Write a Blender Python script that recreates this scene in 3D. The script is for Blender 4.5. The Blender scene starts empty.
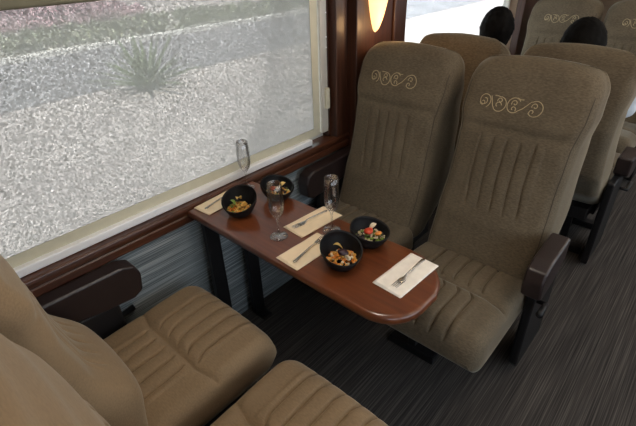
import bpy, bmesh, math, random
from mathutils import Vector, Matrix, noise
random.seed(7)
PI = math.pi
scn = bpy.context.scene
col = scn.collection

# ------------------------------------------------------------------ camera
cam_d = bpy.data.cameras.new('camera'); cam = bpy.data.objects.new('camera', cam_d); col.objects.link(cam)
cam_d.sensor_width = 36.0; cam_d.lens = 438.0 / 636.0 * 36.0; cam_d.clip_start = 0.02; cam_d.clip_end = 400
RX = Vector((0.66712788, -0.74429134, -0.03115752))      # camera right in world
DN = Vector((-0.40427664, -0.32659948, -0.85433786))     # camera down
FW = Vector((0.62570024, 0.58254886, -0.51878322))       # camera forward
M = Matrix(((RX.x, -DN.x, -FW.x, -0.786), (RX.y, -DN.y, -FW.y, -1.486), (RX.z, -DN.z, -FW.z, 1.67), (0, 0, 0, 1)))
cam.matrix_world = M
scn.camera = cam

# ------------------------------------------------------------------ world, sun, exposure
scn.view_settings.view_transform = 'Standard'; scn.view_settings.look = 'None'
scn.view_settings.gamma = 1.0; scn.view_settings.use_curve_mapping = False
scn.view_settings.exposure = 0.0
w = bpy.data.worlds.new('sky'); scn.world = w; w.use_nodes = True
bg = w.node_tree.nodes['Background']
bg.inputs[0].default_value = (0.80, 0.90, 1.0, 1); bg.inputs[1].default_value = 2.8
sd = bpy.data.lights.new('sun', 'SUN'); so = bpy.data.objects.new('sun', sd); col.objects.link(so)
sd.energy = 11.0; sd.angle = 0.02; sd.color = (1.0, 0.95, 0.88)
so.rotation_euler = Vector((-0.25, -0.40, 1.0)).to_track_quat('Z', 'Y').to_euler()
so.location = (0, -3, 12)

def area(name, loc, size, sy, energy, color, rot=(0, 0, 0)):
    d = bpy.data.lights.new(name, 'AREA'); d.shape = 'RECTANGLE'; d.size = size; d.size_y = sy
    d.energy = energy; d.color = color
    o = bpy.data.objects.new(name, d); o.location = loc; o.rotation_euler = rot; col.objects.link(o)
    return o
# light of the unseen aisle ceiling lamp, and fill added over the table bay
area('aisle_lamp_light', (2.4, -1.75, 2.13), 4.2, 0.22, 9.0, (1.0, 0.78, 0.55))
area('bay_fill_light', (0.0, -0.75, 2.13), 0.5, 0.25, 6.0, (1.0, 0.88, 0.74))

# ------------------------------------------------------------------ helpers
def tag(o, label=None, cat=None, group=None, kind=None):
    if label: o['label'] = label
    if cat: o['category'] = cat
    if group: o['group'] = group
    if kind: o['kind'] = kind
    return o
def empty(name, loc=(0, 0, 0), rz=0):
    o = bpy.data.objects.new(name, None); o.location = loc; o.rotation_euler = (0, 0, rz); o.empty_display_size = .1
    col.objects.link(o); return o
def link(name, me, mat, parent=None, smooth=True):
    o = bpy.data.objects.new(name, me)
    if mat is not None:
        for m_ in (mat if isinstance(mat, (list, tuple)) else [mat]): me.materials.append(m_)
    if smooth:
        for p in me.polygons: p.use_smooth = True
    col.objects.link(o)
    if parent is not None: o.parent = parent
    return o
def from_bm(name, bm, mat, parent=None, smooth=True, bevel=0, seg=3):
    bmesh.ops.recalc_face_normals(bm, faces=bm.faces)
    me = bpy.data.meshes.new(name); bm.to_mesh(me); bm.free()
    o = link(name, me, mat, parent, smooth)
    if bevel:
        b = o.modifiers.new('bevel', 'BEVEL'); b.width = bevel; b.segments = seg; b.limit_method = 'ANGLE'; b.angle_limit = math.radians(40)
        o.modifiers.new('wn', 'WEIGHTED_NORMAL').keep_sharp = False
    elif smooth:
        pass
    return o
def box(bm, x0, x1, y0, y1, z0, z1):
    v = [bm.verts.new((x, y, z)) for x in (x0, x1) for y in (y0, y1) for z in (z0, z1)]
    for f in ((0, 1, 3, 2), (4, 6, 7, 5), (0, 4, 5, 1), (2, 3, 7, 6), (0, 2, 6, 4), (1, 5, 7, 3)):
        bm.faces.new([v[i] for i in f])
def bxo(name, ext, mat, parent=None, bevel=0.0, kind=None):
    bm = bmesh.new()
    for e in (ext if isinstance(ext[0], (tuple, list)) else [ext]): box(bm, *e)
    o = from_bm(name, bm, mat, parent, smooth=bevel > 0, bevel=bevel)
    if kind: o['kind'] = kind
    return o
def loops_mesh(name, loops, mat, parent=None, closed=True, cap=True):
    n = len(loops[0]); vs = []; fs = []
    for L in loops: vs.extend(L)
    for i in range(len(loops) - 1):
        for j in range(n if closed else n - 1):
            k = (j + 1) % n
            fs.append((i * n + j, i * n + k, (i + 1) * n + k, (i + 1) * n + j))
    if cap and closed:
        fs.append(tuple(range(n))[::-1]); fs.append(tuple((len(loops) - 1) * n + j for j in range(n)))
    bm = bmesh.new(); bv = [bm.verts.new(v) for v in vs]
    for f in fs:
        try: bm.faces.new([bv[i] for i in f])
        except ValueError: pass
    return from_bm(name, bm, mat, parent)
def tube_bm(bm, pts, r, n=8, caps=True):
    pts = [Vector(p) for p in pts]; rs = r if isinstance(r, (list, tuple)) else [r] * len(pts)
    rings = []; up = None
    for i, p in enumerate(pts):
        t = (pts[min(i + 1, len(pts) - 1)] - pts[max(i - 1, 0)]).normalized()
        if up is None: up = t.orthogonal().normalized()
        up = (up - t * up.dot(t))
        up = up.normalized() if up.length > 1e-6 else t.orthogonal().normalized()
        b = t.cross(up)
        rings.append([bm.verts.new(p + (up * math.cos(a) + b * math.sin(a)) * rs[i]) for a in [2 * PI * k / n for k in range(n)]])
    for i in range(len(rings) - 1):
        for k in range(n): bm.faces.new((rings[i][k], rings[i][(k + 1) % n], rings[i + 1][(k + 1) % n], rings[i + 1][k]))
    if caps: bm.faces.new(rings[0][::-1]); bm.faces.new(rings[-1])
def tube(name, pts, r, mat, parent=None, n=8):
    bm = bmesh.new(); tube_bm(bm, pts, r, n); return from_bm(name, bm, mat, parent)
def lathe_bm(bm, prof, n=40, c=(0, 0, 0)):
    rings = []
    for (r, z) in prof:
        if r < 1e-5: rings.append([bm.verts.new((c[0], c[1], c[2] + z))])
        else: rings.append([bm.verts.new((c[0] + r * math.cos(2 * PI * k / n), c[1] + r * math.sin(2 * PI * k / n), c[2] + z)) for k in range(n)])
    for a, b in zip(rings, rings[1:]):
        for k in range(n):
            k2 = (k + 1) % n
            if len(a) == 1: bm.faces.new((a[0], b[k], b[k2]))
            elif len(b) == 1: bm.faces.new((a[k], a[k2], b[0]))
            else: bm.faces.new((a[k], a[k2], b[k2], b[k]))
def interp(pts, x):
    if x <= pts[0][0]: return pts[0][1]
    for (a, b), (c, d) in zip(pts, pts[1:]):
        if x <= c:
            t = (x - a) / (c - a); t = t * t * (3 - 2 * t) * .35 + t * .65
            return b + (d - b) * t
    return pts[-1][1]
def ss(a, b, x):
    t = max(0, min(1, (x - a) / (b - a))); return t * t * (3 - 2 * t)

# ------------------------------------------------------------------ materials
def newmat(name):
    m = bpy.data.materials.new(name); m.use_nodes = True
    nt = m.node_tree; return m, nt, nt.nodes['Principled BSDF']
def N(nt, t, **k):
    n = nt.nodes.new(t)
    for a, b in k.items(): setattr(n, a, b)
    return n
def plain(name, c, rough=.5, metal=0, coat=0, spec=None, noise_amt=0.12, scale=20, bump=0, bscale=200, sheen=0):
    m, nt, p = newmat(name)
    p.inputs['Roughness'].default_value = rough; p.inputs['Metallic'].default_value = metal
    if coat: p.inputs['Coat Weight'].default_value = coat; p.inputs['Coat Roughness'].default_value = .08
    if spec is not None: p.inputs['Specular IOR Level'].default_value = spec
    if sheen: p.inputs['Sheen Weight'].default_value = sheen; p.inputs['Sheen Roughness'].default_value = .4
    tc = N(nt, 'ShaderNodeTexCoord'); no = N(nt, 'ShaderNodeTexNoise'); no.inputs['Scale'].default_value = scale; no.inputs['Detail'].default_value = 4
    nt.links.new(tc.outputs['Object'], no.inputs['Vector'])
    cr = N(nt, 'ShaderNodeValToRGB'); cr.color_ramp.elements[0].position = .3; cr.color_ramp.elements[1].position = .7
    cr.color_ramp.elements[0].color = tuple(x * (1 - noise_amt) for x in c) + (1,)
    cr.color_ramp.elements[1].color = tuple(min(1, x * (1 + noise_amt)) for x in c) + (1,)
    nt.links.new(no.outputs['Fac'], cr.inputs['Fac']); nt.links.new(cr.outputs['Color'], p.inputs['Base Color'])
    if bump:
        nb = N(nt, 'ShaderNodeTexNoise'); nb.inputs['Scale'].default_value = bscale; nb.inputs['Detail'].default_value = 3
        nt.links.new(tc.outputs['Object'], nb.inputs['Vector'])
        bp = N(nt, 'ShaderNodeBump'); bp.inputs['Strength'].default_value = bump; bp.inputs['Distance'].default_value = .002
        nt.links.new(nb.outputs['Fac'], bp.inputs['Height']); nt.links.new(bp.outputs['Normal'], p.inputs['Normal'])
    return m
def streaky(name, stops, vscale, rough=.5, coat=0, bump=.0, spec=None, blot=None, detail=6, nscale=1.0):
    """noise stretched along one axis (wood grain, ribbed carpet)"""
    m, nt, p = newmat(name)
    p.inputs['Roughness'].default_value = rough
    if coat: p.inputs['Coat Weight'].default_value = coat; p.inputs['Coat Roughness'].default_value = .07
    if spec is not None: p.inputs['Specular IOR Level'].default_value = spec
    tc = N(nt, 'ShaderNodeTexCoord'); mp = N(nt, 'ShaderNodeMapping'); mp.inputs['Scale'].default_value = vscale
    no = N(nt, 'ShaderNodeTexNoise'); no.inputs['Scale'].default_value = nscale; no.inputs['Detail'].default_value = detail; no.inputs['Roughness'].default_value = .6
    nt.links.new(tc.outputs['Object'], mp.inputs['Vector']); nt.links.new(mp.outputs['Vector'], no.inputs['Vector'])
    cr = N(nt, 'ShaderNodeValToRGB'); e = cr.color_ramp.elements
    while len(e) < len(stops): e.new(.5)
    for el, (pos, c) in zip(e, stops): el.position = pos; el.color = tuple(c) + (1,)
    nt.links.new(no.outputs['Fac'], cr.inputs['Fac']); nt.links.new(cr.outputs['Color'], p.inputs['Base Color'])
    if bump:
        bp = N(nt, 'ShaderNodeBump'); bp.inputs['Strength'].default_value = bump; bp.inputs['Distance'].default_value = .003
        nt.links.new(no.outputs['Fac'], bp.inputs['Height']); nt.links.new(bp.outputs['Normal'], p.inputs['Normal'])
    return m
def chenille(name, c, amt=.28):
    m, nt, p = newmat(name)
    p.inputs['Roughness'].default_value = .85; p.inputs['Specular IOR Level'].default_value = .2
    p.inputs['Sheen Weight'].default_value = .38; p.inputs['Sheen Roughness'].default_value = .35
    p.inputs['Sheen Tint'].default_value = (.85, .85, .75, 1)
    tc = N(nt, 'ShaderNodeTexCoord')
    mp = N(nt, 'ShaderNodeMapping'); mp.inputs['Scale'].default_value = (260, 70, 230)
    no = N(nt, 'ShaderNodeTexNoise'); no.inputs['Scale'].default_value = 1; no.inputs['Detail'].default_value = 4
    n2 = N(nt, 'ShaderNodeTexNoise'); n2.inputs['Scale'].default_value = 7; n2.inputs['Detail'].default_value = 3
    nt.links.new(tc.outputs['Object'], mp.inputs['Vector']); nt.links.new(mp.outputs['Vector'], no.inputs['Vector'])
    nt.links.new(tc.outputs['Object'], n2.inputs['Vector'])
    ad = N(nt, 'ShaderNodeMath', operation='MULTIPLY_ADD'); ad.inputs[1].default_value = .3
    nt.links.new(n2.outputs['Fac'], ad.inputs[0])
    ml = N(nt, 'ShaderNodeMath', operation='MULTIPLY'); ml.inputs[1].default_value = .7
    nt.links.new(no.outputs['Fac'], ml.inputs[0]); nt.links.new(ml.outputs[0], ad.inputs[2])
    cr = N(nt, 'ShaderNodeValToRGB'); cr.color_ramp.elements[0].position = .36; cr.color_ramp.elements[1].position = .64
    cr.color_ramp.elements[0].color = tuple(x * (1 - amt) for x in c) + (1,); cr.color_ramp.elements[1].color = tuple(x * (1 + amt) for x in c) + (1,)
    nt.links.new(ad.outputs[0], cr.inputs['Fac']); nt.links.new(cr.outputs['Color'], p.inputs['Base Color'])
    bp = N(nt, 'ShaderNodeBump'); bp.inputs['Strength'].default_value = .06; bp.inputs['Distance'].default_value = .0005
    nt.links.new(no.outputs['Fac'], bp.inputs['Height']); nt.links.new(bp.outputs['Normal'], p.inputs['Normal'])
    return m
def emis(name, c, s):
    m, nt, p = newmat(name); p.inputs['Base Color'].default_value = tuple(c) + (1,)
    p.inputs['Emission Color'].default_value = tuple(c) + (1,); p.inputs['Emission Strength'].default_value = s; return m
def glassy(name, tint=(1, 1, 1), refl=.08, rough=.02):
    m = bpy.data.materials.new(name); m.use_nodes = True; nt = m.node_tree; nt.nodes.clear()
    out = N(nt, 'ShaderNodeOutputMaterial'); mx = N(nt, 'ShaderNodeMixShader'); tr = N(nt, 'ShaderNodeBsdfTransparent'); gl = N(nt, 'ShaderNodeBsdfGlossy')
    tr.inputs[0].default_value = tuple(tint) + (1,); gl.inputs['Roughness'].default_value = rough
    lw = N(nt, 'ShaderNodeLayerWeight'); lw.inputs['Blend'].default_value = .32
    ml = N(nt, 'ShaderNodeMath', operation='MULTIPLY_ADD'); ml.inputs[1].default_value = .6; ml.inputs[2].default_value = refl; ml.use_clamp = True
    nt.links.new(lw.outputs['Fresnel'], ml.inputs[0]); nt.links.new(ml.outputs[0], mx.inputs[0])
    nt.links.new(tr.outputs[0], mx.inputs[1]); nt.links.new(gl.outputs[0], mx.inputs[2]); nt.links.new(mx.outputs[0], out.inputs['Surface'])
    return m
def wine_glass():
    m, nt, p = newmat('clear_glass')
    p.inputs['Base Color'].default_value = (1, 1, 1, 1); p.inputs['Roughness'].default_value = .0
    p.inputs['Transmission Weight'].default_value = 1; p.inputs['IOR'].default_value = 1.45
    return m

MAT = {}
WOODS = [(.30, (.040, .013, .006)), (.5, (.075, .024, .011)), (.72, (.12, .040, .018))]
MAT['table'] = streaky('mahogany_veneer', [(.28, (.09, .024, .008)), (.5, (.14, .038, .012)), (.75, (.20, .058, .018))], (45, 3, 45), rough=.3, coat=.6)
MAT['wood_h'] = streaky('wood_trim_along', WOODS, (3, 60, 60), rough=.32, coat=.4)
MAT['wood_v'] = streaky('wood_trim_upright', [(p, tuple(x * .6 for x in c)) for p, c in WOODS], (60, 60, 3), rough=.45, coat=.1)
MAT['carpet'] = streaky('floor_carpet', [(.32, (.028, .026, .025)), (.5, (.056, .051, .047)), (.68, (.11, .098, .090))], (2.2, 210, 5), rough=.95, bump=.12, spec=.1, detail=2)
MAT['wallcarpet'] = streaky('wall_carpet', [(.34, (.09, .105, .115)), (.5, (.20, .235, .25)), (.66, (.42, .46, .48))], (2.0, 5, 230), rough=.95, bump=.12, spec=.1, detail=2)
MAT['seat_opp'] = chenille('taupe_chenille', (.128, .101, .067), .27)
MAT['seat_near'] = chenille('warm_lit_chenille', (.265, .185, .108), .12)  # same upholstery as seat_opp, warmer lamp light mixed into its colour
MAT['piping'] = plain('dark_seam_cord', (.06, .045, .03), .8)
MAT['thread'] = plain('gold_thread', (.48, .38, .22), .6)
MAT['vinyl'] = plain('dark_brown_vinyl', (.022, .014, .014), .30, spec=.6, bump=.2, bscale=350)
MAT['black'] = plain('black_metal', (.008, .008, .009), .45, spec=.4)
MAT['steel'] = plain('brushed_steel', (.55, .53, .5), .25, metal=1, noise_amt=.05)
MAT['bowl'] = plain('matte_black_glaze', (.007, .007, .008), .5, spec=.25)
MAT['paper'] = plain('cream_paper', (.90, .74, .52), .85, bump=.2, bscale=120, noise_amt=.05)
MAT['paperw'] = plain('white_paper', (.93, .88, .80), .85, bump=.2, bscale=120, noise_amt=.06, scale=35)
MAT['white'] = plain('white_plastic', (.93, .94, .96), .35, noise_amt=.02)
MAT['offwhite'] = plain('off_white_plastic', (.55, .53, .48), .4, noise_amt=.04)
MAT['hem'] = plain('beige_hem_fabric', (.62, .59, .45), .8, noise_amt=.05)
MAT['valance'] = plain('olive_fabric', (.16, .15, .10), .85, noise_amt=.1)
MAT['glass'] = glassy('clear_glass', (1, 1, 1), .06, .02)
MAT['pane'] = glassy('window_glass', (.96, .98, .97), .02)
MAT['ceiling'] = plain('ceiling_panel', (.72, .70, .66), .7)
MAT['wallp'] = plain('wall_panel', (.20, .13, .08), .6)
MAT['skin'] = plain('skin', (.28, .14, .085), .55, noise_amt=.06)
MAT['hair'] = streaky('black_hair', [(.3, (.003, .003, .003)), (.7, (.009, .008, .007))], (30, 30, 6), rough=.85, bump=.6, spec=.08)
MAT['shirtw'] = plain('white_cotton', (.62, .68, .74), .85)
MAT['shirtd'] = plain('dark_cotton', (.03, .03, .04), .85)
MAT['trouser'] = plain('navy_trousers', (.02, .025, .04), .85)
MAT['shoe'] = plain('shoe_leather', (.015, .012, .01), .4)

def blind_mat():
    m = bpy.data.materials.new('woven_blind_mesh'); m.use_nodes = True; nt = m.node_tree; nt.nodes.clear()
    out = N(nt, 'ShaderNodeOutputMaterial'); tc = N(nt, 'ShaderNodeTexCoord')
    # short tangled strands: distorted noise, stretched
    mp = N(nt, 'ShaderNodeMapping'); mp.inputs['Scale'].default_value = (140, 1, 200); mp.inputs['Rotation'].default_value = (0, .5, 0)
    no = N(nt, 'ShaderNodeTexNoise'); no.inputs['Scale'].default_value = 1.0; no.inputs['Detail'].default_value = 3; no.inputs['Roughness'].default_value = .65; no.inputs['Distortion'].default_value = 1.6
    nt.links.new(tc.outputs['Object'], mp.inputs['Vector']); nt.links.new(mp.outputs['Vector'], no.inputs['Vector'])
    cr = N(nt, 'ShaderNodeValToRGB'); e = cr.color_ramp.elements
    e[0].position = .38; e[0].color = (.0, .0, .0, 1); e[1].position = .66; e[1].color = (1, 1, 1, 1)
    nt.links.new(no.outputs['Fac'], cr.inputs['Fac'])
    tl = N(nt, 'ShaderNodeBsdfTranslucent'); cc = N(nt, 'ShaderNodeValToRGB'); cc.color_ramp.elements[0].color = (.17, .17, .17, 1); cc.color_ramp.elements[1].color = (.48, .48, .46, 1); cc.color_ramp.elements[0].position = .36; cc.color_ramp.elements[1].position = .66; nt.links.new(no.outputs['Fac'], cc.inputs['Fac']); nt.links.new(cc.outputs['Color'], tl.inputs['Color'])
    df = N(nt, 'ShaderNodeBsdfDiffuse'); df.inputs['Color'].default_value = (.42, .42, .39, 1)
    tr = N(nt, 'ShaderNodeBsdfTransparent'); tr.inputs['Color'].default_value = (.95, .92, .90, 1)
    m1 = N(nt, 'ShaderNodeMixShader'); m1.inputs[0].default_value = .25
    nt.links.new(tl.outputs[0], m1.inputs[1]); nt.links.new(df.outputs[0], m1.inputs[2])
    mr = N(nt, 'ShaderNodeMapRange'); mr.inputs['To Min'].default_value = .12; mr.inputs['To Max'].default_value = .60
    nt.links.new(cr.outputs['Color'], mr.inputs['Value'])
    m2 = N(nt, 'ShaderNodeMixShader'); nt.links.new(mr.outputs[0], m2.inputs[0])
    nt.links.new(m1.outputs[0], m2.inputs[1]); nt.links.new(tr.outputs[0], m2.inputs[2]); nt.links.new(m2.outputs[0], out.inputs['Surface'])
    return m
MAT['blind'] = blind_mat()

# ------------------------------------------------------------------ the coach: floor, walls, ceiling
XA, XB, YB, ZC = -3.0, 6.2, -3.0, 2.2
bxo('floor', (XA - .1, XB + .1, YB - .1, .16, -.08, 0), MAT['carpet'], kind='structure')
bxo('ceiling', (XA - .1, XB + .1, YB - .1, .16, ZC, ZC + .08), MAT['ceiling'], kind='structure')
bxo('wall_back', (XA - .1, XA, YB, .12, 0, ZC), MAT['wallp'], kind='structure')
bxo('wall_front', (XB, XB + .1, YB, .12, 0, ZC), MAT['wallp'], kind='structure')
WZ0, WZ1 = .76, 1.72
W1 = (-1.75, .98); W2 = (1.53, 3.42); W3 = (3.88, 5.8)
# window-side wall: carpeted below the sill, panelled piers and header above
o = bxo('wall_window', (XA, XB, .012, .13, 0, .735), MAT['wallcarpet'], kind='structure')
bxo('wall_header', (XA, XB, .012, .13, WZ1, ZC), MAT['wallp'], kind='structure')
for i, (a, b) in enumerate(((XA, W1[0]), (W1[1], W2[0]), (W2[1], W3[0]), (W3[1], XB))):
    bxo('wall_pier', (a, b, .012, .13, .735, WZ1), MAT['wallp'], kind='structure')
# aisle-far wall with its own windows (daylight)
bxo('wall_aisle', [(XA, XB, YB - .1, YB, 0, .75), (XA, XB, YB - .1, YB, 1.85, ZC)] + [(a, b, YB - .1, YB, .75, 1.85) for a, b in ((XA, -2.8), (-1.0, -.75), (1.2, 1.45), (3.4, 3.65), (5.6, XB))], MAT['wallp'], kind='structure')
# wood apron under the windows with two moulded beads
def trim(name, prof, x0, x1, mat):
    loops = [[(x, y, z) for (y, z) in prof] for x in (x0, x1)]
    o = loops_mesh(name, loops, mat)
    for p in o.data.polygons: p.use_smooth = False
    b = o.modifiers.new('bevel', 'BEVEL'); b.width = .002; b.segments = 2; b.limit_method = 'ANGLE'
    o['kind'] = 'structure'; return o
AP = [(.012, .680), (-.004, .682), (-.008, .690), (-.008, .716), (-.003, .720), (-.003, .726), (-.010, .730), (-.014, .745), (-.012, .756), (-.004, .762), (.125, .762), (.125, .735), (.012, .735)]
trim('trim_1', AP, XA + .01, 1.085, MAT['wood_h'])
trim('trim_2', AP, 1.535, XB - .01, MAT['wood_h'])
# upright wood posts beside the windows and the pier that carries the wall lamp
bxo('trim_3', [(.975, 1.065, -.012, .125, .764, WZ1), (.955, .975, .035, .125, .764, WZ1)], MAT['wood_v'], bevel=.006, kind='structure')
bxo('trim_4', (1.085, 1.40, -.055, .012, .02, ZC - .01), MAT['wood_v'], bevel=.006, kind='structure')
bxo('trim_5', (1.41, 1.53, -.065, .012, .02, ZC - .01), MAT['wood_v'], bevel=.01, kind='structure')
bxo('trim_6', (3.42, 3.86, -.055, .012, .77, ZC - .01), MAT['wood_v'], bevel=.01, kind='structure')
# windows
def window(n, a, b):
    fr = bxo('window_%d' % n, [(a, b, .075, .12, WZ0 + .002, WZ0 + .03), (a, b, .075, .12, WZ1 - .03, WZ1), (a, a + .03, .075, .12, WZ0 + .03, WZ1 - .03), (b - .03, b, .075, .12, WZ0 + .03, WZ1 - .03)], MAT['offwhite'], kind='structure')
    bxo('pane', (a + .03, b - .03, .095, .099, WZ0 + .03, WZ1 - .03), MAT['pane'], fr)
window(1, W1[0], .955); window(2, *W2); window(3, *W3)

# roller blind over the big window
rb = empty('roller_blind', (0, .045, .77))
tag(rb, 'pale woven mesh roller blind drawn down over the big window beside the table', 'blind')
def rel(o, root):
    o.parent = root; o.matrix_parent_inverse = Matrix.Translation(-root.location); return o
rel(bxo('blind_fabric', (-1.72, .85, .0445, .0455, .835, 1.56), MAT['blind']), rb)
rel(bxo('hem', [(-1.72, .90, .0435, .0465, .795, .838), (.85, .90, .0435, .0465, .838, 1.56)], MAT['hem']), rb)
rel(bxo('bottom_bar', (-1.72, .81, .018, .060, .764, .797), MAT['white'], bevel=.006), rb)
rel(bxo('valance', (-1.74, .955, .0, .072, 1.55, 1.70), MAT['valance'], bevel=.01), rb)
rl = rel(bxo('side_rail', (.905, .953, .030, .070, .800, 1.55), MAT['offwhite'], bevel=.004), rb)
for z in (1.24, 1.29, 1.40):
    bm = bmesh.new(); lathe_bm(bm, [(0, 0), (.004, .0), (.004, .003), (0, .004)], 12)
    s = from_bm('screw', bm, MAT['white'], rl); s.matrix_world = Matrix.Translation((.945, .030, z)) @ Matrix.Rotation(PI / 2, 4, 'X')
rel(bxo('clip', (.925, .955, .016, .034, .93, 1.04), MAT['hem'], bevel=.005), rb)

# ------------------------------------------------------------------ wall lamp
sc = empty('wall_lamp', (1.235, -.055, 1.28)); tag(sc, 'glowing amber torch-shaped glass wall lamp on the wood pier between windows', 'lamp')
def sconce():
    loops = []
    H = .34
    for i in range(25):
        t = i / 24; z = H * t; r = .078 * (math.sin(min(1, t * 1.05 + .02) * PI / 2)) ** .62 if t > 0 else .004
        loops.append([(r * math.cos(a), -.004 - r * .95 * math.sin(a), z) for a in [PI * k / 20 for k in range(21)]])
    inner = []
    for L in loops[::-1]:
        inner.append([(x * .93, -.004 + (y + .004) * .93, z + .002) for x, y, z in L])
    return loops + inner
o = loops_mesh('lamp_shade', sconce(), emis('amber_lamp_glass', (1.0, .66, .30), 1.5), sc, closed=False)
bxo('back_plate', (-.03, .03, -.006, -.0005, .05, .30), MAT['steel'], sc, bevel=.002)
bm = bmesh.new(); bmesh.ops.create_uvsphere(bm, u_segments=16, v_segments=10, radius=.02); bmesh.ops.translate(bm, verts=bm.verts, vec=(0, -.036, .2))
from_bm('bulb', bm, emis('hot_bulb', (1, .8, .5), 8), sc)
pl = bpy.data.lights.new('wall_lamp_light', 'POINT'); pl.energy = 1.4; pl.color = (1, .58, .25); pl.shadow_soft_size = .04
po = bpy.data.objects.new('wall_lamp_light', pl); po.location = (1.235, -.19, 1.30); col.objects.link(po)

# unseen ceiling lamps: aisle strip for its warm light, bay lamp added as fill
for (x0, x1, yc, wdt, lab) in ((.3, 4.5, -1.75, .24, 'long frosted strip lamp in the ceiling over the aisle'), (-.27, .27, -.75, .27, 'unseen short frosted lamp added in the ceiling to brighten the table bay')):
    cl = empty('ceiling_lamp', ((x0 + x1) / 2, yc, ZC)); tag(cl, lab, 'lamp')
    hx = (x1 - x0) / 2
    bxo('frame', [(-hx - .03, hx + .03, -wdt / 2 - .03, -wdt / 2, -.04, -.001), (-hx - .03, hx + .03, wdt / 2, wdt / 2 + .03, -.04, -.001), (-hx - .03, -hx, -wdt / 2, wdt / 2, -.04, -.001), (hx, hx + .03, -wdt / 2, wdt / 2, -.04, -.001)], MAT['offwhite'], cl)
    bxo('diffuser', (-hx, hx, -wdt / 2, wdt / 2, -.03, -.012), emis('frosted_diffuser', (1, .85, .65), 1.5), cl)

# ------------------------------------------------------------------ seats (local: sitter faces -x, junction of seat and back at x=0)
XF = [(.38, -.03), (.45, .0), (.6, .065), (.75, .120), (.9, .165), (1.03, .195), (1.12, .235), (1.2, .28), (1.26, .31)]
XBK = [(.38, .20), (.5, .34), (.65, .44), (.9, .47), (1.1, .44), (1.26, .40)]
WD = [(.38, .245), (.6, .25), (.8, .243), (.97, .245), (1.07, .262), (1.26, .262)]
ZT = 1.255
PLEAT = [-.112, -.056, 0, .056, .112]
TILT = 0.0; LUMB = .014
def back_front(y, z):
    """x of the front surface of the backrest at (y, z)"""
    wv = interp(WD, z)
    if z > ZT - .10:
        q = min(1, (z - (ZT - .10)) / .10); wv -= .10 * (1 - math.sqrt(max(0, 1 - q * q)))
    x = interp(XF, z) - TILT * (z - .45) + .022 * (y / wv) ** 2
    r = .055; e = abs(y) - (wv - r)
    if e > 0: x += r * (1 - math.sqrt(max(0, 1 - (e / r) ** 2)))
    # headrest pad and lumbar swell
    x -= LUMB * math.exp(-((z - .59) / (.12 if LUMB < .02 else .10)) ** 2) * (1 - (y / wv) ** (2 if LUMB < .02 else 8))
    x += .010 * math.exp(-((z - 1.0) / .014) ** 2) * ss(.0, .05, wv - abs(y)) * .55
    m = ss(.665, .70, z) * (1 - ss(.945, .975, z))
    if m > 0:
        g = 0
        for pz in PLEAT:
            yy = pz + .012 * math.sin((z - .7) * 9)
            g = max(g, math.exp(-((y - yy) / .0045) ** 2) * .8 + .35 * math.exp(-abs(y - yy) / .012))
        x += m * g * .011
        inb = ss(-.145, -.13, y) * (1 - ss(.13, .145, y))
        x -= m * inb * .004
    q = (z - (ZT - .06)) / .06
    if q > 0: x += .055 * (1 - math.sqrt(max(0, 1 - q * q)))
    return x, wv
def backrest(mat, parent):
    zs = [.38 + (1.195 - .38) * i / 110 for i in range(111)] + [ZT - .06 + .06 * math.sin(PI / 2 * k / 12) for k in range(1, 13)]
    loops = []; NF = 180
    for z in zs:
        q = min(1, max(0, (z - (ZT - .06)) / .06)); ins = .055 * (1 - math.sqrt(max(0, 1 - q * q)))
        xb = interp(XBK, z) - TILT * (z - .45) - ins * .8
        _, wv = back_front(0, z)
        L = []
        for j in range(NF + 1):
            u = -1 + 2 * j / NF
            y = wv * math.sin(u * PI / 2) * .35 + wv * u * .65
            x, _ = back_front(y, z)
            L.append((min(x, xb - .002), y, z + .012 * (1 - (y / wv) ** 2) * ss(1.1, ZT, z)))
        xs = L[-1][0]; rb_ = min(.05, (xb - xs) * .45)
        for k in range(1, 5): L.append((xs + (xb - rb_ - xs) * k / 5, wv - .0 + .006 * math.sin(PI * k / 5), z))
        for k in range(0, 7):
            a = PI / 2 * k / 6; L.append((xb - rb_ + rb_ * math.sin(a), wv - rb_ + rb_ * math.cos(a), z))
        for k in range(1, 8): L.append((xb, (wv - rb_) * (1 - 2 * k / 8), z + .012 * (1 - (1 - 2 * k / 8) ** 2) * ss(1.1, ZT, z)))
        for k in range(0, 7):
            a = PI / 2 * k / 6; L.append((xb - rb_ + rb_ * math.cos(a), -(wv - rb_ + rb_ * math.sin(a)), z))
        for k in range(4, 0, -1): L.append((xs + (xb - rb_ - xs) * k / 5, -(wv + .006 * math.sin(PI * k / 5)), z))
        loops.append(L)
    return loops_mesh('backrest', loops, mat, parent)
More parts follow.
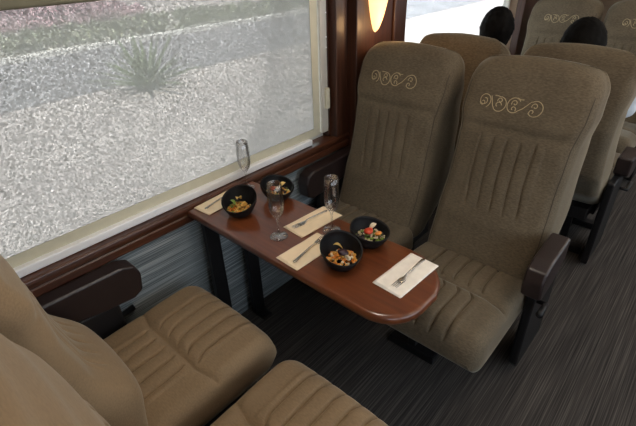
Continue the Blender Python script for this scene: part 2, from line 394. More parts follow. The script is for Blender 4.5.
def cush_top(x, y, fr):
    q = (fr + .09 - x) / .09
    zt = .462 + .016 * ss(-.05, -.42, x) - .02 * ss(-.1, .1, x)
    wv = .256
    if q > 0: wv -= .035 * (1 - math.sqrt(max(0, 1 - min(1, q) ** 2)))
    z = zt + .012 * (1 - (y / wv) ** 2)
    r = .05; e = abs(y) - (wv - r)
    if e > 0: z -= r * (1 - math.sqrt(max(0, 1 - min(1, e / r) ** 2)))
    CX = -.20
    # cross crease and lengthwise ribs
    z -= .016 * math.exp(-abs(x - CX + .25 * max(0, abs(y) - .15)) / .014) * ss(0, .03, wv - abs(y))
    g = 0
    for k in range(5):
        yy = (k - 2) * .06
        bend = .03 * math.exp(-(x - CX) ** 2 / .0012) * (-1 if x < CX else .4)
        d_ = abs(y - yy + bend); g = max(g, math.exp(-(d_ / .0045) ** 2) * .75 + .45 * math.exp(-d_ / .012))
    m = max(ss(fr + .004, fr + .03, x) * (1 - ss(CX - .03, CX - .01, x)), ss(CX + .01, CX + .03, x))
    z -= g * m * .0115 * (1 + 1.3 * max(0, q))
    inb = ss(-.155, -.14, y) * (1 - ss(.14, .155, y)); z += .004 * inb * m
    if q > 0: z -= .09 * (1 - math.sqrt(max(0, 1 - min(1, q) ** 2)))
    return z, wv
def cushion(mat, parent, fr):
    R = .09; xs = [fr + R - R * math.sin(PI / 2 * k / 16) for k in range(16, 0, -1)]
    xs = [fr + R - R * math.sin(PI / 2 * k / 16) for k in range(16, 0, -1)] + [fr + R + (.03 - fr - R) * i / 130 for i in range(131)]
    loops = []; NF = 200
    for x in xs:
        q = min(1, max(0, (fr + R - x) / R)); zb = .325 + .06 * (1 - math.sqrt(max(0, 1 - q * q)))
        _, wv = cush_top(x, 0, fr); L = []
        for j in range(NF + 1):
            u = -1 + 2 * j / NF; y = wv * math.sin(u * PI / 2) * .35 + wv * u * .65
            z, _ = cush_top(x, y, fr); L.append((x, y, max(z, zb + .004)))
        zs = L[-1][2]
        for k in range(1, 4): L.append((x, wv + .004 * math.sin(PI * k / 4), zs + (zb - zs) * k / 4))
        for k in range(0, 9): L.append((x, wv * (1 - 2 * k / 8) * .985, zb))
        for k in range(3, 0, -1): L.append((x, -(wv + .004 * math.sin(PI * k / 4)), zs + (zb - zs) * k / 4))
        loops.append(L)
    return loops_mesh('seat_cushion', loops, mat, parent)
def scroll_pts():
    """embroidered scroll border: strokes in a 0..4.2 x 0..1 box"""
    def arc(cx, cz, r0, r1, a0, a1, n=26):
        return [(cx + (r0 + (r1 - r0) * k / n) * math.cos(math.radians(a0 + (a1 - a0) * k / n)), cz + (r0 + (r1 - r0) * k / n) * math.sin(math.radians(a0 + (a1 - a0) * k / n))) for k in range(n + 1)]
    S = []
    S.append(arc(.50, .50, .44, .12, -60, 460) )                      # first curl
    S.append(arc(.42, .38, .20, .05, 160, 520, 16))
    S.append([(.88, .80), (.98, .55), (1.10, .28), (1.22, .14)] + arc(1.50, .44, .42, .40, -130, 95, 22) + [(1.30, .86), (1.10, .86)])
    S.append(arc(1.50, .62, .18, .05, 200, -160, 16)); S.append(arc(1.42, .34, .24, .06, 10, 250, 14))
    S.append(arc(2.40, .50, .42, .40, 40, 320, 30) + [(2.95, .40), (3.15, .62), (3.35, .84)] + arc(3.66, .50, .42, .42, 125, -140, 26) + arc(3.52, .30, .16, .05, -150, -420, 12))
    S.append(arc(2.42, .62, .20, .05, 210, -160, 16)); S.append(arc(2.40, .30, .18, .05, -30, 250, 14)); S.append([(2.5, .93), (2.7, .86), (2.9, .88)])
    S.append(arc(3.62, .62, .20, .05, 200, -150, 14))
    return S
def embroidery(parent, zc, dy):
    bm = bmesh.new(); sc_ = .27 / 4.12
    for st in scroll_pts():
        pts = []
        for (u, v) in st:
            y = -(u - 2.06) * sc_ + dy; z = zc + (v - .5) * sc_ * 1.0
            x, _ = back_front(y, z); pts.append((x - .0005, y, z + .012 * (1 - (y / .26) ** 2) * ss(1.1, ZT, z)))
        tube_bm(bm, pts, .0017, 5)
    return from_bm('embroidery', bm, MAT['thread'], parent)
def armrest(parent, side, x0, x1=.30, aw=(.268, .345), az=0):
    """padded arm, side=+1/-1 in local y"""
    y0, y1 = aw
    P = [(x0 + .015, .665), (x0 + .06, .682), (x1, .69), (x1, .59), (x0 + .16, .535), (x0 + .045, .525), (x0 + .008, .545), (x0 - .002, .62)]
    loops = [[(x, side * y, z + az) for (x, z) in P] for y in (y0, y1)]
    o = loops_mesh('armrest', loops, MAT['vinyl'], parent)
    b = o.modifiers.new('bevel', 'BEVEL'); b.width = .011; b.segments = 4; b.limit_method = 'ANGLE'; b.angle_limit = .3
    o.modifiers.new('wn', 'WEIGHTED_NORMAL')
    P2 = [(x0 + .11, .545), (x0 + .42, .56), (x0 + .42, .02), (x0 + .13, .02), (x0 + .10, .06), (x0 + .10, .30)]
    loops = [[(x, side * y, z) for (x, z) in P2] for y in (.264, .300)]
    s = loops_mesh('side_panel', loops, MAT['black'], parent)
    for p in s.data.polygons: p.use_smooth = False
    b = s.modifiers.new('bevel', 'BEVEL'); b.width = .008; b.segments = 3; b.limit_method = 'ANGLE'
    lv = tube('recline_lever', [(x0 + .13, side * .302, .42), (x0 + .13, side * .335, .42), (x0 + .04, side * .337, .43)], [.009, .011, .013], MAT['black'], parent, 12)
    return o
def make_seat(loc, flip, arm, mat, label, group, ax=-.16, fr=-.485, emb=.03, ez=1.115, tilt=0.0, ae=.12, aw=(.256, .330), az=-.028):
    global TILT, LUMB
    TILT = tilt; LUMB = .014 if emb is not None else .07
    t = empty('train_seat', loc, PI if flip else 0)
    tag(t, label, 'seat', group)
    b = backrest(mat, t)
    if emb is not None: embroidery(b, ez, emb)
    # seam cords along both front edges of the back
    for s in ((-1, 1) if emb is not None else ()):
        pts = []
        for k in range(60):
            z = .46 + (1.16 - .46) * k / 59; x, wv = back_front(0, z)
            xx, _ = back_front(s * (wv - .022), z); pts.append((xx + .0005, s * (wv - .022), z))
        tube('seam_cord', pts, .0022, MAT['piping'], b, 6)
    c = cushion(mat, t, fr)
    bxo('seat_frame', [(fr + .17, .10, -.235, .235, .27, .324), (.02, .26, -.22, .22, .30, .375)], MAT['black'], t, bevel=.006)
    for x in (-.225, .12):
        bxo('leg', [(x - .02, x + .02, .10, .14, .03, .27), (x - .03, x + .03, -.0, .235, 0.001, .045)], MAT['black'], t, bevel=.006)
    armrest(t, arm, ax, ae, aw, az)
    return t
YW, YA = -.368, -.928
OX, NX = .80, -.55
G1 = 'seat pair facing the camera across the table'
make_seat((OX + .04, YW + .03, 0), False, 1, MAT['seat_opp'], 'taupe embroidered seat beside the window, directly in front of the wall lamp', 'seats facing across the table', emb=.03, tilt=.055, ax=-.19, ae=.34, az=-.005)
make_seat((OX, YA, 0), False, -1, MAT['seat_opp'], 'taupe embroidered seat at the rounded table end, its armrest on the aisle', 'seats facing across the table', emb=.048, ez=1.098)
make_seat((NX, YW + .03, 0), True, -1, MAT['seat_near'], 'warm-lit seat in the foreground beside the carpeted wall under the window blind', 'warm-lit foreground seats', ax=-.27, fr=-.49, emb=None, az=.0, tilt=.13, ae=.15, aw=(.262, .336))
make_seat((NX - .01, YA, 0), True, 1, MAT['seat_near'], 'warm-lit seat nearest the camera, its ribbed cushion cut off by the bottom edge', 'warm-lit foreground seats', ax=-.27, fr=-.49, emb=None, az=.0, tilt=.072, ae=.15, aw=(.262, .366))
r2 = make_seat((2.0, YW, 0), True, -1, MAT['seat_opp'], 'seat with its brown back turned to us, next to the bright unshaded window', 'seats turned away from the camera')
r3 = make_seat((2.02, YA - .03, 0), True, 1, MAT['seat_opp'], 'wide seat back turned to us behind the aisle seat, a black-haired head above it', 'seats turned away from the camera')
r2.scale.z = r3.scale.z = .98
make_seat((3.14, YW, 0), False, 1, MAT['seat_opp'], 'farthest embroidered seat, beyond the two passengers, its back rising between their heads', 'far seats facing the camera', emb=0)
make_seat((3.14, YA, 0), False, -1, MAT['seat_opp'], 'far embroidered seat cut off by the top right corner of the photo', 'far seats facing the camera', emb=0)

# ------------------------------------------------------------------ table
TX0, TX1, TZ = -.006, .352, .75
tb = empty('dining_table', (.193, -.5, 0)); tag(tb, 'glossy mahogany table with a rounded end, fixed at the wall under the blind', 'table')
def outline(inset):
    x0, x1, y0 = TX0 + inset, TX1 - inset, -1.055 + inset
    R1, R2 = .13, .175
    P = [(x0, -.016 - inset), (x0, y0 + R1)]
    for k in range(1, 17): a = PI + PI / 2 * k / 16; P.append((x0 + R1 * (1 + math.cos(a)), y0 + R1 * (1 + math.sin(a))))
    P.append((.20, y0 - .002))
    for k in range(0, 17): a = 1.5 * PI + PI / 2 * k / 16; P.append((x1 - R2 + R2 * math.cos(a), y0 + R2 + R2 * math.sin(a)))
    P.append((x1, -.016 - inset)); return P
T = .036; loops = []
for k in range(0, 9):
    a = PI * k / 8; r = .014; loops.append([(x - .193, y + .5, TZ - T / 2 + (T / 2 - .000) * -math.cos(a)) for x, y in outline(r * (1 - math.sin(a) ** .7))])
top = loops_mesh('tabletop', loops, MAT['table'], tb)
top.modifiers.new('wn', 'WEIGHTED_NORMAL')
for x in (.035, .235):
    l = bxo('leg', [(x - .193, x + .065 - .193, .44, .47, .02, .713), (x + .005 - .193, x + .06 - .193, .38, .47, .001, .02)], MAT['black'], tb, bevel=.003)
bxo('support_rail', [(.06 - .193, .33 - .193, -.18, .44, .695, .713)], MAT['black'], tb, bevel=.003)

# ------------------------------------------------------------------ tableware
def napkin(cx, cy, ang, L, W, mat, label):
    bm = bmesh.new(); nx, ny = 24, 12
    for lay in range(3):
        ox, oy, sh = (0, 0, 1) if lay == 0 else ((.002, -.003, .985) if lay == 1 else (-.001, .004, .93))
        zt = .0012 + lay * .0014; rows = []
        for side in (0, 1):
            g = []
            for i in range(nx + 1):
                r = []
                for j in range(ny + 1):
                    u, v = (i / nx - .5) * L * (1 if lay < 2 else 1), (j / ny - .5) * W * (1 if lay < 2 else .52) + (0 if lay < 2 else W * .20)
                    z = zt + (.0011 if side else 0) + .0010 * noise.noise(Vector((u * 18 + cx * 9, v * 18, 0))) + (.0010 if side or lay else .0010)
                    r.append(bm.verts.new((u * sh + ox, v * sh + oy, max(z, .0004))))
                g.append(r)
            rows.append(g)
        for s_, g in enumerate(rows):
            for i in range(nx):
                for j in range(ny):
                    f = (g[i][j], g[i + 1][j], g[i + 1][j + 1], g[i][j + 1]); bm.faces.new(f if s_ else f[::-1])
        a, b = rows
        for i in range(nx):
            bm.faces.new((a[i][0], a[i + 1][0], b[i + 1][0], b[i][0])); bm.faces.new((a[i + 1][ny], a[i][ny], b[i][ny], b[i + 1][ny]))
        for j in range(ny):
            bm.faces.new((a[0][j + 1], a[0][j], b[0][j], b[0][j + 1])); bm.faces.new((a[nx][j], a[nx][j + 1], b[nx][j + 1], b[nx][j]))
    o = from_bm('napkin', bm, mat); o.location = (cx, cy, TZ); o.rotation_euler = (0, 0, ang)
    return tag(o, label, 'napkin', 'folded napkins on the table')
napkin(.137, -.066, math.radians(4), .222, .098, MAT['paper'], 'cream folded napkin under a fork at the window end of the table')
napkin(.262, -.482, math.radians(-4), .216, .106, MAT['paper'], 'cream folded napkin mid-table, on the side of the taupe seats, behind the tall glass')
napkin(.106, -.598, math.radians(-2), .205, .106, MAT['paper'], 'cream folded napkin mid-table, on the side of the warm-lit foreground seats')
napkin(.215, -.934, math.radians(-3), .212, .108, MAT['paperw'], 'whiter folded napkin on the rounded end of the table')

def fork(p0, p1, label):
    """p0 = tine tips, p1 = handle end"""
    a = Vector((p0[0], p0[1], 0)); b = Vector((p1[0], p1[1], 0)); L = (b - a).length
    t = empty('fork', (a.x, a.y, TZ + .0068), math.atan2((b - a).y, (b - a).x)); tag(t, label, 'fork', 'forks laid on the napkins')
    def sweep(st, name):
        loops = []
        for (x, w_, z, th) in st:
            loops.append([(x, -w_, z), (x, -w_ * .6, z + th * .8), (x, 0, z + th), (x, w_ * .6, z + th * .8), (x, w_, z), (x, w_ * .6, z - th * .3), (x, 0, z - th * .4), (x, -w_ * .6, z - th * .3)])
        return loops_mesh(name, loops, MAT['steel'], t)
    sweep([(.036, .0100, .001, .0016), (.045, .0120, .0005, .0018), (.056, .0105, .001, .0018), (.066, .005, .003, .002), (.078, .0028, .006, .0024), (.10, .0030, .0065, .0024), (.14, .0042, .004, .0022), (.17, .0058, .002, .0020), (L - .006, .0068, .0008, .0018), (L, .0035, .0007, .0012)], 'handle')
    for k in range(4):
        y = (k - 1.5) * .0062
        bm = bmesh.new(); tube_bm(bm, [(.040, y, .0015), (.025, y, .0025), (.010, y * .97, .004), (0, y * .94, .0065)], [.0016, .0015, .0013, .0007], 6)
        from_bm('tine', bm, MAT['steel'], t)
fork((.232, -.050), (.045, -.074), 'steel fork on the cream napkin at the window end')
fork((.168, -.462), (.352, -.476), 'steel fork on the mid-table napkin nearer the taupe seats, behind the middle flute')
fork((.214, -.590), (.022, -.612), 'steel fork on the mid-table napkin nearer the warm-lit foreground seats')
fork((.128, -.944), (.318, -.940), 'dark steel fork on the white napkin at the rounded table end')

def flute(x, y, label):
    prof = [(0, .0), (.033, .0), (.0345, .0012), (.031, .0028), (.013, .006), (.0048, .012), (.0036, .03), (.0036, .066), (.005, .078), (.013, .088), (.022, .102), (.0275, .122), (.0288, .145), (.0278, .185), (.0255, .222),
            (.0246, .2228), (.0240, .222), (.0264, .185), (.0274, .146), (.0261, .123), (.0206, .104), (.012, .092), (.003, .085), (0, .0842)]
    bm = bmesh.new(); lathe_bm(bm, prof, 48)
    o = from_bm('champagne_flute', bm, MAT['glass']); o.location = (x, y, TZ + .0006)
    return tag(o, label, 'glass', 'champagne flutes on the table')
flute(.286, -.058, 'empty champagne flute against the blind at the window end of the table')
flute(.106, -.452, 'empty champagne flute near the middle of the table edge, in front of the far napkin')
flute(.264, -.578, 'empty champagne flute between the two middle napkins and the small taupe-side bowl')

def bowl(x, y, ang, label, R=.073, lo=.044, hi=.100):
    root = tag(empty('bowl', (x, y, TZ)), label, 'bowl', 'black slanted bowls')
    n = 56; H = hi
    def rad(z, k=1): t = max(0, min(1, z / H)); return k * (.036 + (R - .036) * math.sin(min(1, t * 1.25) * PI / 2) ** .8 - .004 * ss(.8, 1, t))
    prof = []
    loops = [[(.030 * math.cos(2 * PI * k / n), .030 * math.sin(2 * PI * k / n), .0008) for k in range(n)]]
    def zr(a): c = .5 + .5 * math.cos(a - ang); return lo + (hi - lo) * c ** 1.1
    for i in range(1, 15):
        s = i / 14; L = []
        for k in range(n):
            a = 2 * PI * k / n; z = .001 + (zr(a) - .001) * s; r = rad(z); L.append((r * math.cos(a), r * math.sin(a), z))
        loops.append(L)
    for i in range(13, -1, -1):
        s = i / 14; L = []
        for k in range(n):
            a = 2 * PI * k / n; z = .007 + (zr(a) - .007 + .001) * s; r = rad(z - .004) - .0045; L.append((r * math.cos(a) * (1 if i else .8), r * math.sin(a) * (1 if i else .8), z))
        loops.append(L)
    loops_mesh('bowl_shell', loops, MAT['bowl'], root)
    return root
B1 = (.120, -.212); B2 = (.312, -.235); B3 = (.122, -.742); B4 = (.285, -.738)
bowl(*B1, math.radians(25), 'black slanted bowl of orange pasta salad near the window end, foreground side')
bowl(*B2, math.radians(100), 'black slanted bowl of green and red salad by the armrest at the window end', lo=.046, hi=.084)
bowl(*B3, math.radians(70), 'largest-looking black slanted bowl, with orange food and a dark slice, nearest the camera')
bowl(*B4, math.radians(110), 'black slanted bowl with a red tomato piece, next to the taupe aisle seat', lo=.050, hi=.080)
FC = {k: plain('food_' + k, c, .4, spec=.5, noise_amt=.2, scale=60) for k, c in dict(orange=(.72, .24, .03), amber=(.72, .38, .08), yellow=(.70, .48, .14), green=(.16, .25, .04), red=(.60, .06, .02), cream=(.70, .60, .42), purple=(.035, .018, .025)).items()}
def chunk(bm, c, s, mi, flat=.7):
    r = bmesh.ops.create_icosphere(bm, subdivisions=1, radius=1)
    rot = Matrix.Rotation(random.random() * 6, 4, 'Z') @ Matrix.Rotation(random.random() * 3, 4, 'X')
    sx, sy, sz = s * random.uniform(.8, 1.3), s * random.uniform(.6, 1.0), s * flat * random.uniform(.7, 1.1)
    for v in r['verts']:
        p = v.co.copy(); p = Vector((max(-.8, min(.8, p.x)) * sx, max(-.8, min(.8, p.y)) * sy, max(-.8, min(.8, p.z)) * sz)); v.co = (rot @ p) + Vector(c)
    for v in r['verts']:
        for f in v.link_faces: f.material_index = mi
def food(bx, by, cols, extra, label, seed, s=.0075, dx=0, dy=0):
    random.seed(seed); bm = bmesh.new()
    for i in range(150):
        a = random.random() * 2 * PI; r = .050 * math.sqrt(random.random()); z = .016 + random.random() * .020 * (1 - (r / .05) ** 2) + .010
        chunk(bm, (r * math.cos(a), r * math.sin(a), z), s * random.uniform(.7, 1.15), random.randrange(len(cols)))
    o = from_bm('chopped_food', bm, [FC[c] for c in cols], smooth=False); o.location = (bx, by, TZ)
    tag(o, label, 'food', kind='stuff')
    for (kind, cn, x, y, z, sz, lab) in extra:
        bm = bmesh.new()
        if kind == 'leaf':
            P = []
            L = sz
            rows = []
            for i in range(9):
                t = i / 8; w_ = L * .28 * math.sin(PI * min(1, t * .93 + .05)); zz = L * .35 * math.sin(t * 2.2)
                rows.append([bm.verts.new((t * L - L / 2, w_ * u, zz + abs(u) * w_ * .5)) for u in (-1, -.5, 0, .5, 1)])
            for a_, b_ in zip(rows, rows[1:]):
                for j in range(4): bm.faces.new((a_[j], b_[j], b_[j + 1], a_[j + 1]))
        else:
            bmesh.ops.create_icosphere(bm, subdivisions=3, radius=sz)
            for v in bm.verts:
                v.co.z *= .62; v.co.x *= 1.15; v.co += Vector((1, 1, 1)) * .12 * sz * noise.noise(v.co * 90)
                if kind == 'wedge' and v.co.y > .2 * sz: v.co.y = .2 * sz
        q = from_bm({'leaf': 'salad_leaf', 'wedge': 'vegetable_wedge', 'blob': 'vegetable_slice'}[kind], bm, FC[cn])
        if kind == 'leaf': sm = q.modifiers.new('solid', 'SOLIDIFY'); sm.thickness = .0008
        q.location = (bx + x, by + y, TZ + z); q.rotation_euler = (.2, -.2, seed + x * 60)
        tag(q, lab, 'food')
food(*B1, ['orange', 'amber', 'yellow', 'orange', 'green'], [
    ('leaf', 'yellow', .012, .012, .054, .042, 'pale yellow strip standing in the orange food of the bowl near the window end'),
    ('leaf', 'green', -.020, .016, .052, .030, 'green leaf at the left of the orange food in the bowl near the window end'),
    ('wedge', 'amber', .004, -.024, .050, .014, 'amber wedge at the front of the bowl near the window end')],
     'heap of orange and yellow chopped food in the bowl near the window end', 3)
food(*B2, ['green', 'yellow', 'cream', 'amber', 'purple'], [
    ('blob', 'red', -.022, .012, .050, .014, 'dull red slice in the salad bowl by the window-side armrest'),
    ('leaf', 'yellow', .018, -.010, .052, .036, 'yellowish strip in the salad bowl by the window-side armrest')],
     'green and yellow chopped salad in the bowl by the window-side armrest', 5)
food(*B3, ['orange', 'amber', 'orange', 'amber', 'cream'], [
    ('blob', 'purple', .004, -.002, .052, .017, 'dark purple slice on top of the orange cubes in the nearest bowl'),
    ('wedge', 'cream', -.006, -.028, .048, .011, 'white crumb of cheese in front of the dark slice in the nearest bowl'),
    ('leaf', 'yellow', .010, .026, .054, .034, 'pale strip standing behind the dark slice in the nearest bowl')],
     'orange diced vegetables heaped in the nearest bowl', 8)
food(*B4, ['green', 'cream', 'cream', 'green', 'purple'], [
    ('blob', 'red', -.004, .004, .052, .016, 'bright red tomato piece in the bowl by the taupe aisle seat'),
    ('leaf', 'cream', .022, .004, .054, .034, 'white strip beside the tomato in the bowl by the taupe aisle seat'),
    ('wedge', 'orange', .014, -.026, .048, .011, 'small orange wedge beside the tomato in the bowl by the taupe aisle seat')],
     'green and white chopped salad around the red tomato in the bowl by the taupe aisle seat', 11)

# ------------------------------------------------------------------ passengers (seated, backs of the heads towards us)
def skin_mesh(J, E, sub=1):
    """J: name -> (pos, radius)"""
    names = list(J); me = bpy.data.meshes.new('tmp')
    me.from_pydata([J[n][0] for n in names], [(names.index(a), names.index(b)) for a, b in E], [])
    o = bpy.data.objects.new('tmp', me); col.objects.link(o)
    o.modifiers.new('skin', 'SKIN')
    bpy.context.view_layer.objects.active = o
    sl = me.skin_vertices[0].data if me.skin_vertices else None
    if sl is None:
        bm = bmesh.new(); bm.from_mesh(me); bm.verts.layers.skin.verify(); bm.to_mesh(me); bm.free(); sl = me.skin_vertices[0].data
    for i, n in enumerate(names):
        r = J[n][1]; sl[i].radius = (r, r) if not isinstance(r, tuple) else r; sl[i].use_root = (i == 0)
    s = o.modifiers.new('sub', 'SUBSURF'); s.levels = sub; s.render_levels = sub
    dg = bpy.context.evaluated_depsgraph_get(); dg.update()
    out = bpy.data.meshes.new_from_object(o.evaluated_get(dg)); bpy.data.objects.remove(o); return out
def largest(me):
    bm = bmesh.new(); bm.from_mesh(me); seen = set(); best = []
    for v in bm.verts:
        if v in seen: continue
        st = [v]; seen.add(v); comp = []
        while st:
            a = st.pop(); comp.append(a)
            for e in a.link_edges:
                b = e.other_vert(a)
                if b not in seen: seen.add(b); st.append(b)
        if len(comp) > len(best): best = comp
    keep = set(best); bmesh.ops.delete(bm, geom=[v for v in bm.verts if v not in keep], context='VERTS')
    bm.to_mesh(me); bm.free()
def person(px, py, hy, shirt, label, arm_side_rest=True, hz=1.235, hk=1.12):
    root = empty('person', (px, py, 0)); tag(root, label, 'person')
    hd = Vector((-.20, hy, hz))                                     # head centre
    J = {'pelvis': (Vector((0, 0, .56)), .125), 'belly': (Vector((-.04, 0, .70)), .12), 'chest': (Vector((-.11, 0, .88)), .135), 'upper': (Vector((-.15, hy * .4, 1.0)), .10),
         'neck': (Vector((-.175, hy * .8, 1.10)), .052), 'skull': (Vector((-.195, hy, 1.19)), .055)}
    E = [('pelvis', 'belly'), ('belly', 'chest'), ('chest', 'upper'), ('upper', 'neck'), ('neck', 'skull')]
    for s, n in ((1, 'l'), (-1, 'r')):
        rest = (s == -1 and arm_side_rest)
        sh = Vector((-.14, s * .17, .98)); el = Vector((-.07, s * .255, .765)) if rest else Vector((-.02, s * .21, .72)); wr = Vector((.17, s * .285, .725)) if rest else Vector((.20, s * .12, .68))
        J['sh' + n] = (sh, .060); J['el' + n] = (el, .043); J['fa' + n] = ((el * .6 + wr * .4), .041); J['wr' + n] = (wr, .028)
        d = (wr - el).normalized(); pm = wr + d * .05; J['pa' + n] = (pm, .026)
        E += [('chest', 'sh' + n), ('sh' + n, 'el' + n), ('el' + n, 'fa' + n), ('fa' + n, 'wr' + n), ('wr' + n, 'pa' + n)]
        sd_ = d.cross(Vector((0, 0, 1))).normalized()
        for k in range(4):
            b = pm + d * .03 + sd_ * (k - 1.5) * .021; ln = (.062, .075, .07, .052)[k]
            J['f%d%s' % (k, n)] = (b, .0095); J['g%d%s' % (k, n)] = (b + d * ln * .55, .0085); J['h%d%s' % (k, n)] = (b + d * ln * .9 + Vector((0, 0, -ln * .35)), .007)
            E += [('pa' + n, 'f%d%s' % (k, n)), ('f%d%s' % (k, n), 'g%d%s' % (k, n)), ('g%d%s' % (k, n), 'h%d%s' % (k, n))]
        J['t1' + n] = (wr + d * .03 + sd_ * -s * .034, .011); J['t2' + n] = (wr + d * .065 + sd_ * -s * .048, .009)
        E += [('wr' + n, 't1' + n), ('t1' + n, 't2' + n)]
        J['hip' + n] = (Vector((.03, s * .09, .555)), .088); J['kn' + n] = (Vector((.44, s * .11, .55)), .060); J['an' + n] = (Vector((.45, s * .11, .10)), .040); J['toe' + n] = (Vector((.60, s * .12, .05)), .035)
        E += [('pelvis', 'hip' + n), ('hip' + n, 'kn' + n), ('kn' + n, 'an' + n), ('an' + n, 'toe' + n)]
    body = skin_mesh(J, E, 1)
    bm = bmesh.new(); bm.from_mesh(body)
    r = bmesh.ops.create_uvsphere(bm, u_segments=40, v_segments=28, radius=1)
    for v in r['verts']:
        p = v.co.copy(); x, y, z = p.x * .097, p.y * .077, p.z * .115
        if p.z < 0: y *= 1 - .25 * (-p.z) ** 1.5; x = x * (1 - .12 * (-p.z)) + .012 * (-p.z)      # jaw
        f = max(0, p.x)
        x += f * .024 * math.exp(-(p.y / .16) ** 2 - ((p.z + .10) / .17) ** 2)                      # nose
        x -= f * .010 * (math.exp(-((abs(p.y) - .38) / .15) ** 2 - ((p.z - .08) / .12) ** 2))       # eye sockets
        x += f * .006 * math.exp(-(p.y / .3) ** 2 - ((p.z + .46) / .09) ** 2)                       # lips
        v.co = Vector((x, y, z)) + hd
    for s in (-1, 1):
        r = bmesh.ops.create_uvsphere(bm, u_segments=12, v_segments=10, radius=1)
        for v in r['verts']: v.co = Vector((v.co.x * .018, v.co.y * .010 + s * .078, v.co.z * .031 - .004)) + hd
    o = from_bm('body', bm, MAT['skin'], root)
    rm = o.modifiers.new('remesh', 'REMESH'); rm.mode = 'VOXEL'; rm.voxel_size = .0065; rm.use_smooth_shade = True
    sm = o.modifiers.new('smooth', 'SMOOTH'); sm.factor = .5; sm.iterations = 3
    dg = bpy.context.evaluated_depsgraph_get(); dg.update(); me = bpy.data.meshes.new_from_object(o.evaluated_get(dg)); o.modifiers.clear(); o.data = me; largest(me)
    # eyes and mouth
    for s in (-1, 1):
        bm = bmesh.new(); bmesh.ops.create_uvsphere(bm, u_segments=14, v_segments=10, radius=.011); bmesh.ops.translate(bm, verts=bm.verts, vec=hd + Vector((.080, s * .030, .010)))
        from_bm('eye', bm, MAT['white'], root)
        bm = bmesh.new(); bmesh.ops.create_uvsphere(bm, u_segments=12, v_segments=8, radius=.0055); bmesh.ops.translate(bm, verts=bm.verts, vec=hd + Vector((.0875, s * .030, .010)))
        from_bm('pupil', bm, MAT['hair'], root)
    # hair: a cap over the back and top, open at the face
    bm = bmesh.new(); r = bmesh.ops.create_uvsphere(bm, u_segments=72, v_segments=52, radius=1)
    for v in list(bm.verts):
        p = v.co
        if (p.x > .55 and p.z < .42) or p.z < -.75 or (p.x > .25 and p.z < -.02): bm.verts.remove(v)
    for v in bm.verts:
        p = v.co.copy(); k = hk + .05 * noise.noise(p * 5) + .05 * noise.noise(p * 17)
        y = p.y * .082 * k
        if p.z < 0: y *= 1 - .12 * (-p.z)
        v.co = Vector((p.x * .097 * k, y, p.z * .115 * (1.0 + .5 * (k - 1)) + .004)) + hd
    h = from_bm('hair', bm, MAT['hair'], root); sm = h.modifiers.new('solid', 'SOLIDIFY'); sm.thickness = .008; sm.offset = -1
    # shirt and trousers
    g = .009
    J2 = {k: (J[k][0], J[k][1] + g) for k in ('pelvis', 'belly', 'chest', 'upper')}
    J2['collar'] = (Vector((-.168, hy * .7, 1.065)), .062); E2 = [('pelvis', 'belly'), ('belly', 'chest'), ('chest', 'upper'), ('upper', 'collar')]
    for n in 'lr':
        mid = J['sh' + n][0] * .25 + J['el' + n][0] * .75
        J2['sh' + n] = (J['sh' + n][0], .071); J2['slv' + n] = (mid, .058); E2 += [('chest', 'sh' + n), ('sh' + n, 'slv' + n)]
    link('shirt', skin_mesh(J2, E2, 2), shirt, root)
    J3 = {'pelvis': (Vector((0, 0, .57)), .137)}; E3 = []
    for n in 'lr':
        for k, rr in (('hip', .10), ('kn', .074), ('an', .056)): J3[k + n] = (J[k + n][0], rr)
        J3['an' + n] = (J['an' + n][0] + Vector((0, 0, .05)), .054)
        E3 += [('pelvis', 'hip' + n), ('hip' + n, 'kn' + n), ('kn' + n, 'an' + n)]
    link('trousers', skin_mesh(J3, E3, 2), MAT['trouser'], root)
    for n in 'lr':
        link('shoe', skin_mesh({'a': (J['an' + n][0] + Vector((-.03, 0, -.045)), .044), 'b': (J['toe' + n][0] + Vector((.02, 0, -.005)), .042)}, [('a', 'b')], 2), MAT['shoe'], root)
person(2.13, YW, -.06, MAT['shirtd'], 'passenger with short black hair seated facing away, next to the bright window', False, 1.225)
person(2.15, YA - .01, .05, MAT['shirtw'], 'black-haired passenger in a white shirt seated facing away on the aisle', True, 1.185, 1.30)

# ------------------------------------------------------------------ outside the windows
GZ = -1.2
def gmat(name, c0, c1, sc, s2=.4):
    m, nt, p = newmat(name); p.inputs['Roughness'].default_value = .95; p.inputs['Specular IOR Level'].default_value = .1
    tc = N(nt, 'ShaderNodeTexCoord'); n1 = N(nt, 'ShaderNodeTexNoise'); n1.inputs['Scale'].default_value = sc; n1.inputs['Detail'].default_value = 8
    nt.links.new(tc.outputs['Object'], n1.inputs['Vector'])
    cr = N(nt, 'ShaderNodeValToRGB'); cr.color_ramp.elements[0].position = .35; cr.color_ramp.elements[1].position = .65
    cr.color_ramp.elements[0].color = tuple(c0) + (1,); cr.color_ramp.elements[1].color = tuple(c1) + (1,)
    nt.links.new(n1.outputs['Fac'], cr.inputs['Fac']); nt.links.new(cr.outputs['Color'], p.inputs['Base Color']); return m
bxo('ground', (-80, 120, -60, 150, GZ - .3, GZ), gmat('pale_gravel', (.50, .46, .46), (.66, .62, .61), .5), kind='structure')
bxo('road', (-60, 110, 9.8, 15.3, GZ, GZ + .02), gmat('grey_asphalt', (.30, .30, .33), (.38, .38, .41), .8), kind='structure')
bxo('curb', (-60, 110, 15.3, 15.75, GZ, GZ + .16), plain('painted_curb', (.85, .85, .82), .8), kind='structure')
bxo('verge', (-60, 110, 15.75, 21.0, GZ, GZ + .05), gmat('dry_grass', (.36, .38, .33), (.50, .50, .46), 1.3), kind='structure')
bxo('kerb', (-60, 11.6, 21.0, 21.3, GZ, GZ + .14), plain('painted_kerb', (.85, .85, .82), .8), kind='structure')
random.seed(5)
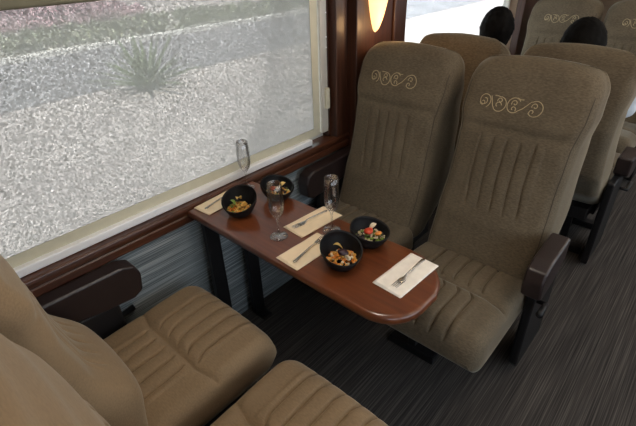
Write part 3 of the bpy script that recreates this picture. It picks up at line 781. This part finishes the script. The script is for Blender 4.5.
def clump(name, x0, x1, y0, y1, n, h, mat, label, cat, per=1):
    bm = bmesh.new()
    for i in range(n):
        cx, cy = random.uniform(x0, x1), random.uniform(y0, y1); hh = h * random.uniform(.6, 1.2)
        for k in range(9):
            a = random.random() * 6.28; r = hh * .5; tip = Vector((cx + math.cos(a) * r, cy + math.sin(a) * r, GZ + hh * random.uniform(.5, 1)))
            b = Vector((cx, cy, GZ + .04)); s_ = Vector((-math.sin(a), math.cos(a), 0)) * hh * .14; m_ = (b + tip) / 2 + Vector((0, 0, hh * .2))
            v = [bm.verts.new(q) for q in (b, m_ - s_, tip, m_ + s_)]; bm.faces.new(v)
    o = from_bm(name, bm, mat, smooth=False); tag(o, label, cat, kind='stuff'); return o
clump('flower_bed', -2, 12, 22.2, 30, 900, .7, plain('pink_blossom', (.80, .58, .64), .9, noise_amt=.3, scale=1.5), 'bed of pink flowering plants across the road, seen through the blind', 'flowers')
clump('grass_verge', 2, 30, 16.2, 20.6, 700, .45, plain('verge_green', (.36, .40, .28), .9, noise_amt=.4, scale=.8), 'patchy green growth on the verge beyond the road', 'grass')
def agave(x, y, h, label):
    bm = bmesh.new()
    for k in range(34):
        a = k * 2.4; tl = .25 + .75 * (k / 34); pts = []
        L = h * random.uniform(.8, 1.1)
        rows = []
        for i in range(7):
            t = i / 6; r = L * t * math.cos(tl * 1.3) ; z = L * t * math.sin(tl * 1.3) - .25 * L * t * t * (1 - tl * .6); w_ = .05 * h * (1 - t) ** .7 + .004
            c = Vector((x + r * math.cos(a), y + r * math.sin(a), GZ + .02 + max(0, z))); s_ = Vector((-math.sin(a), math.cos(a), 0)) * w_
            rows.append([bm.verts.new(c - s_), bm.verts.new(c + Vector((0, 0, -w_ * .5))), bm.verts.new(c + s_)])
        for a_, b_ in zip(rows, rows[1:]):
            bm.faces.new((a_[0], b_[0], b_[1], a_[1])); bm.faces.new((a_[1], b_[1], b_[2], a_[2]))
    o = from_bm('yucca_plant', bm, plain('yucca_green', (.16, .24, .10), .7), smooth=False)
    tag(o, label, 'plant'); sm = o.modifiers.new('solid', 'SOLIDIFY'); sm.thickness = .01
agave(4.5, 9.0, 1.5, 'spiky green plant at the near edge of the road, faint behind the blind')
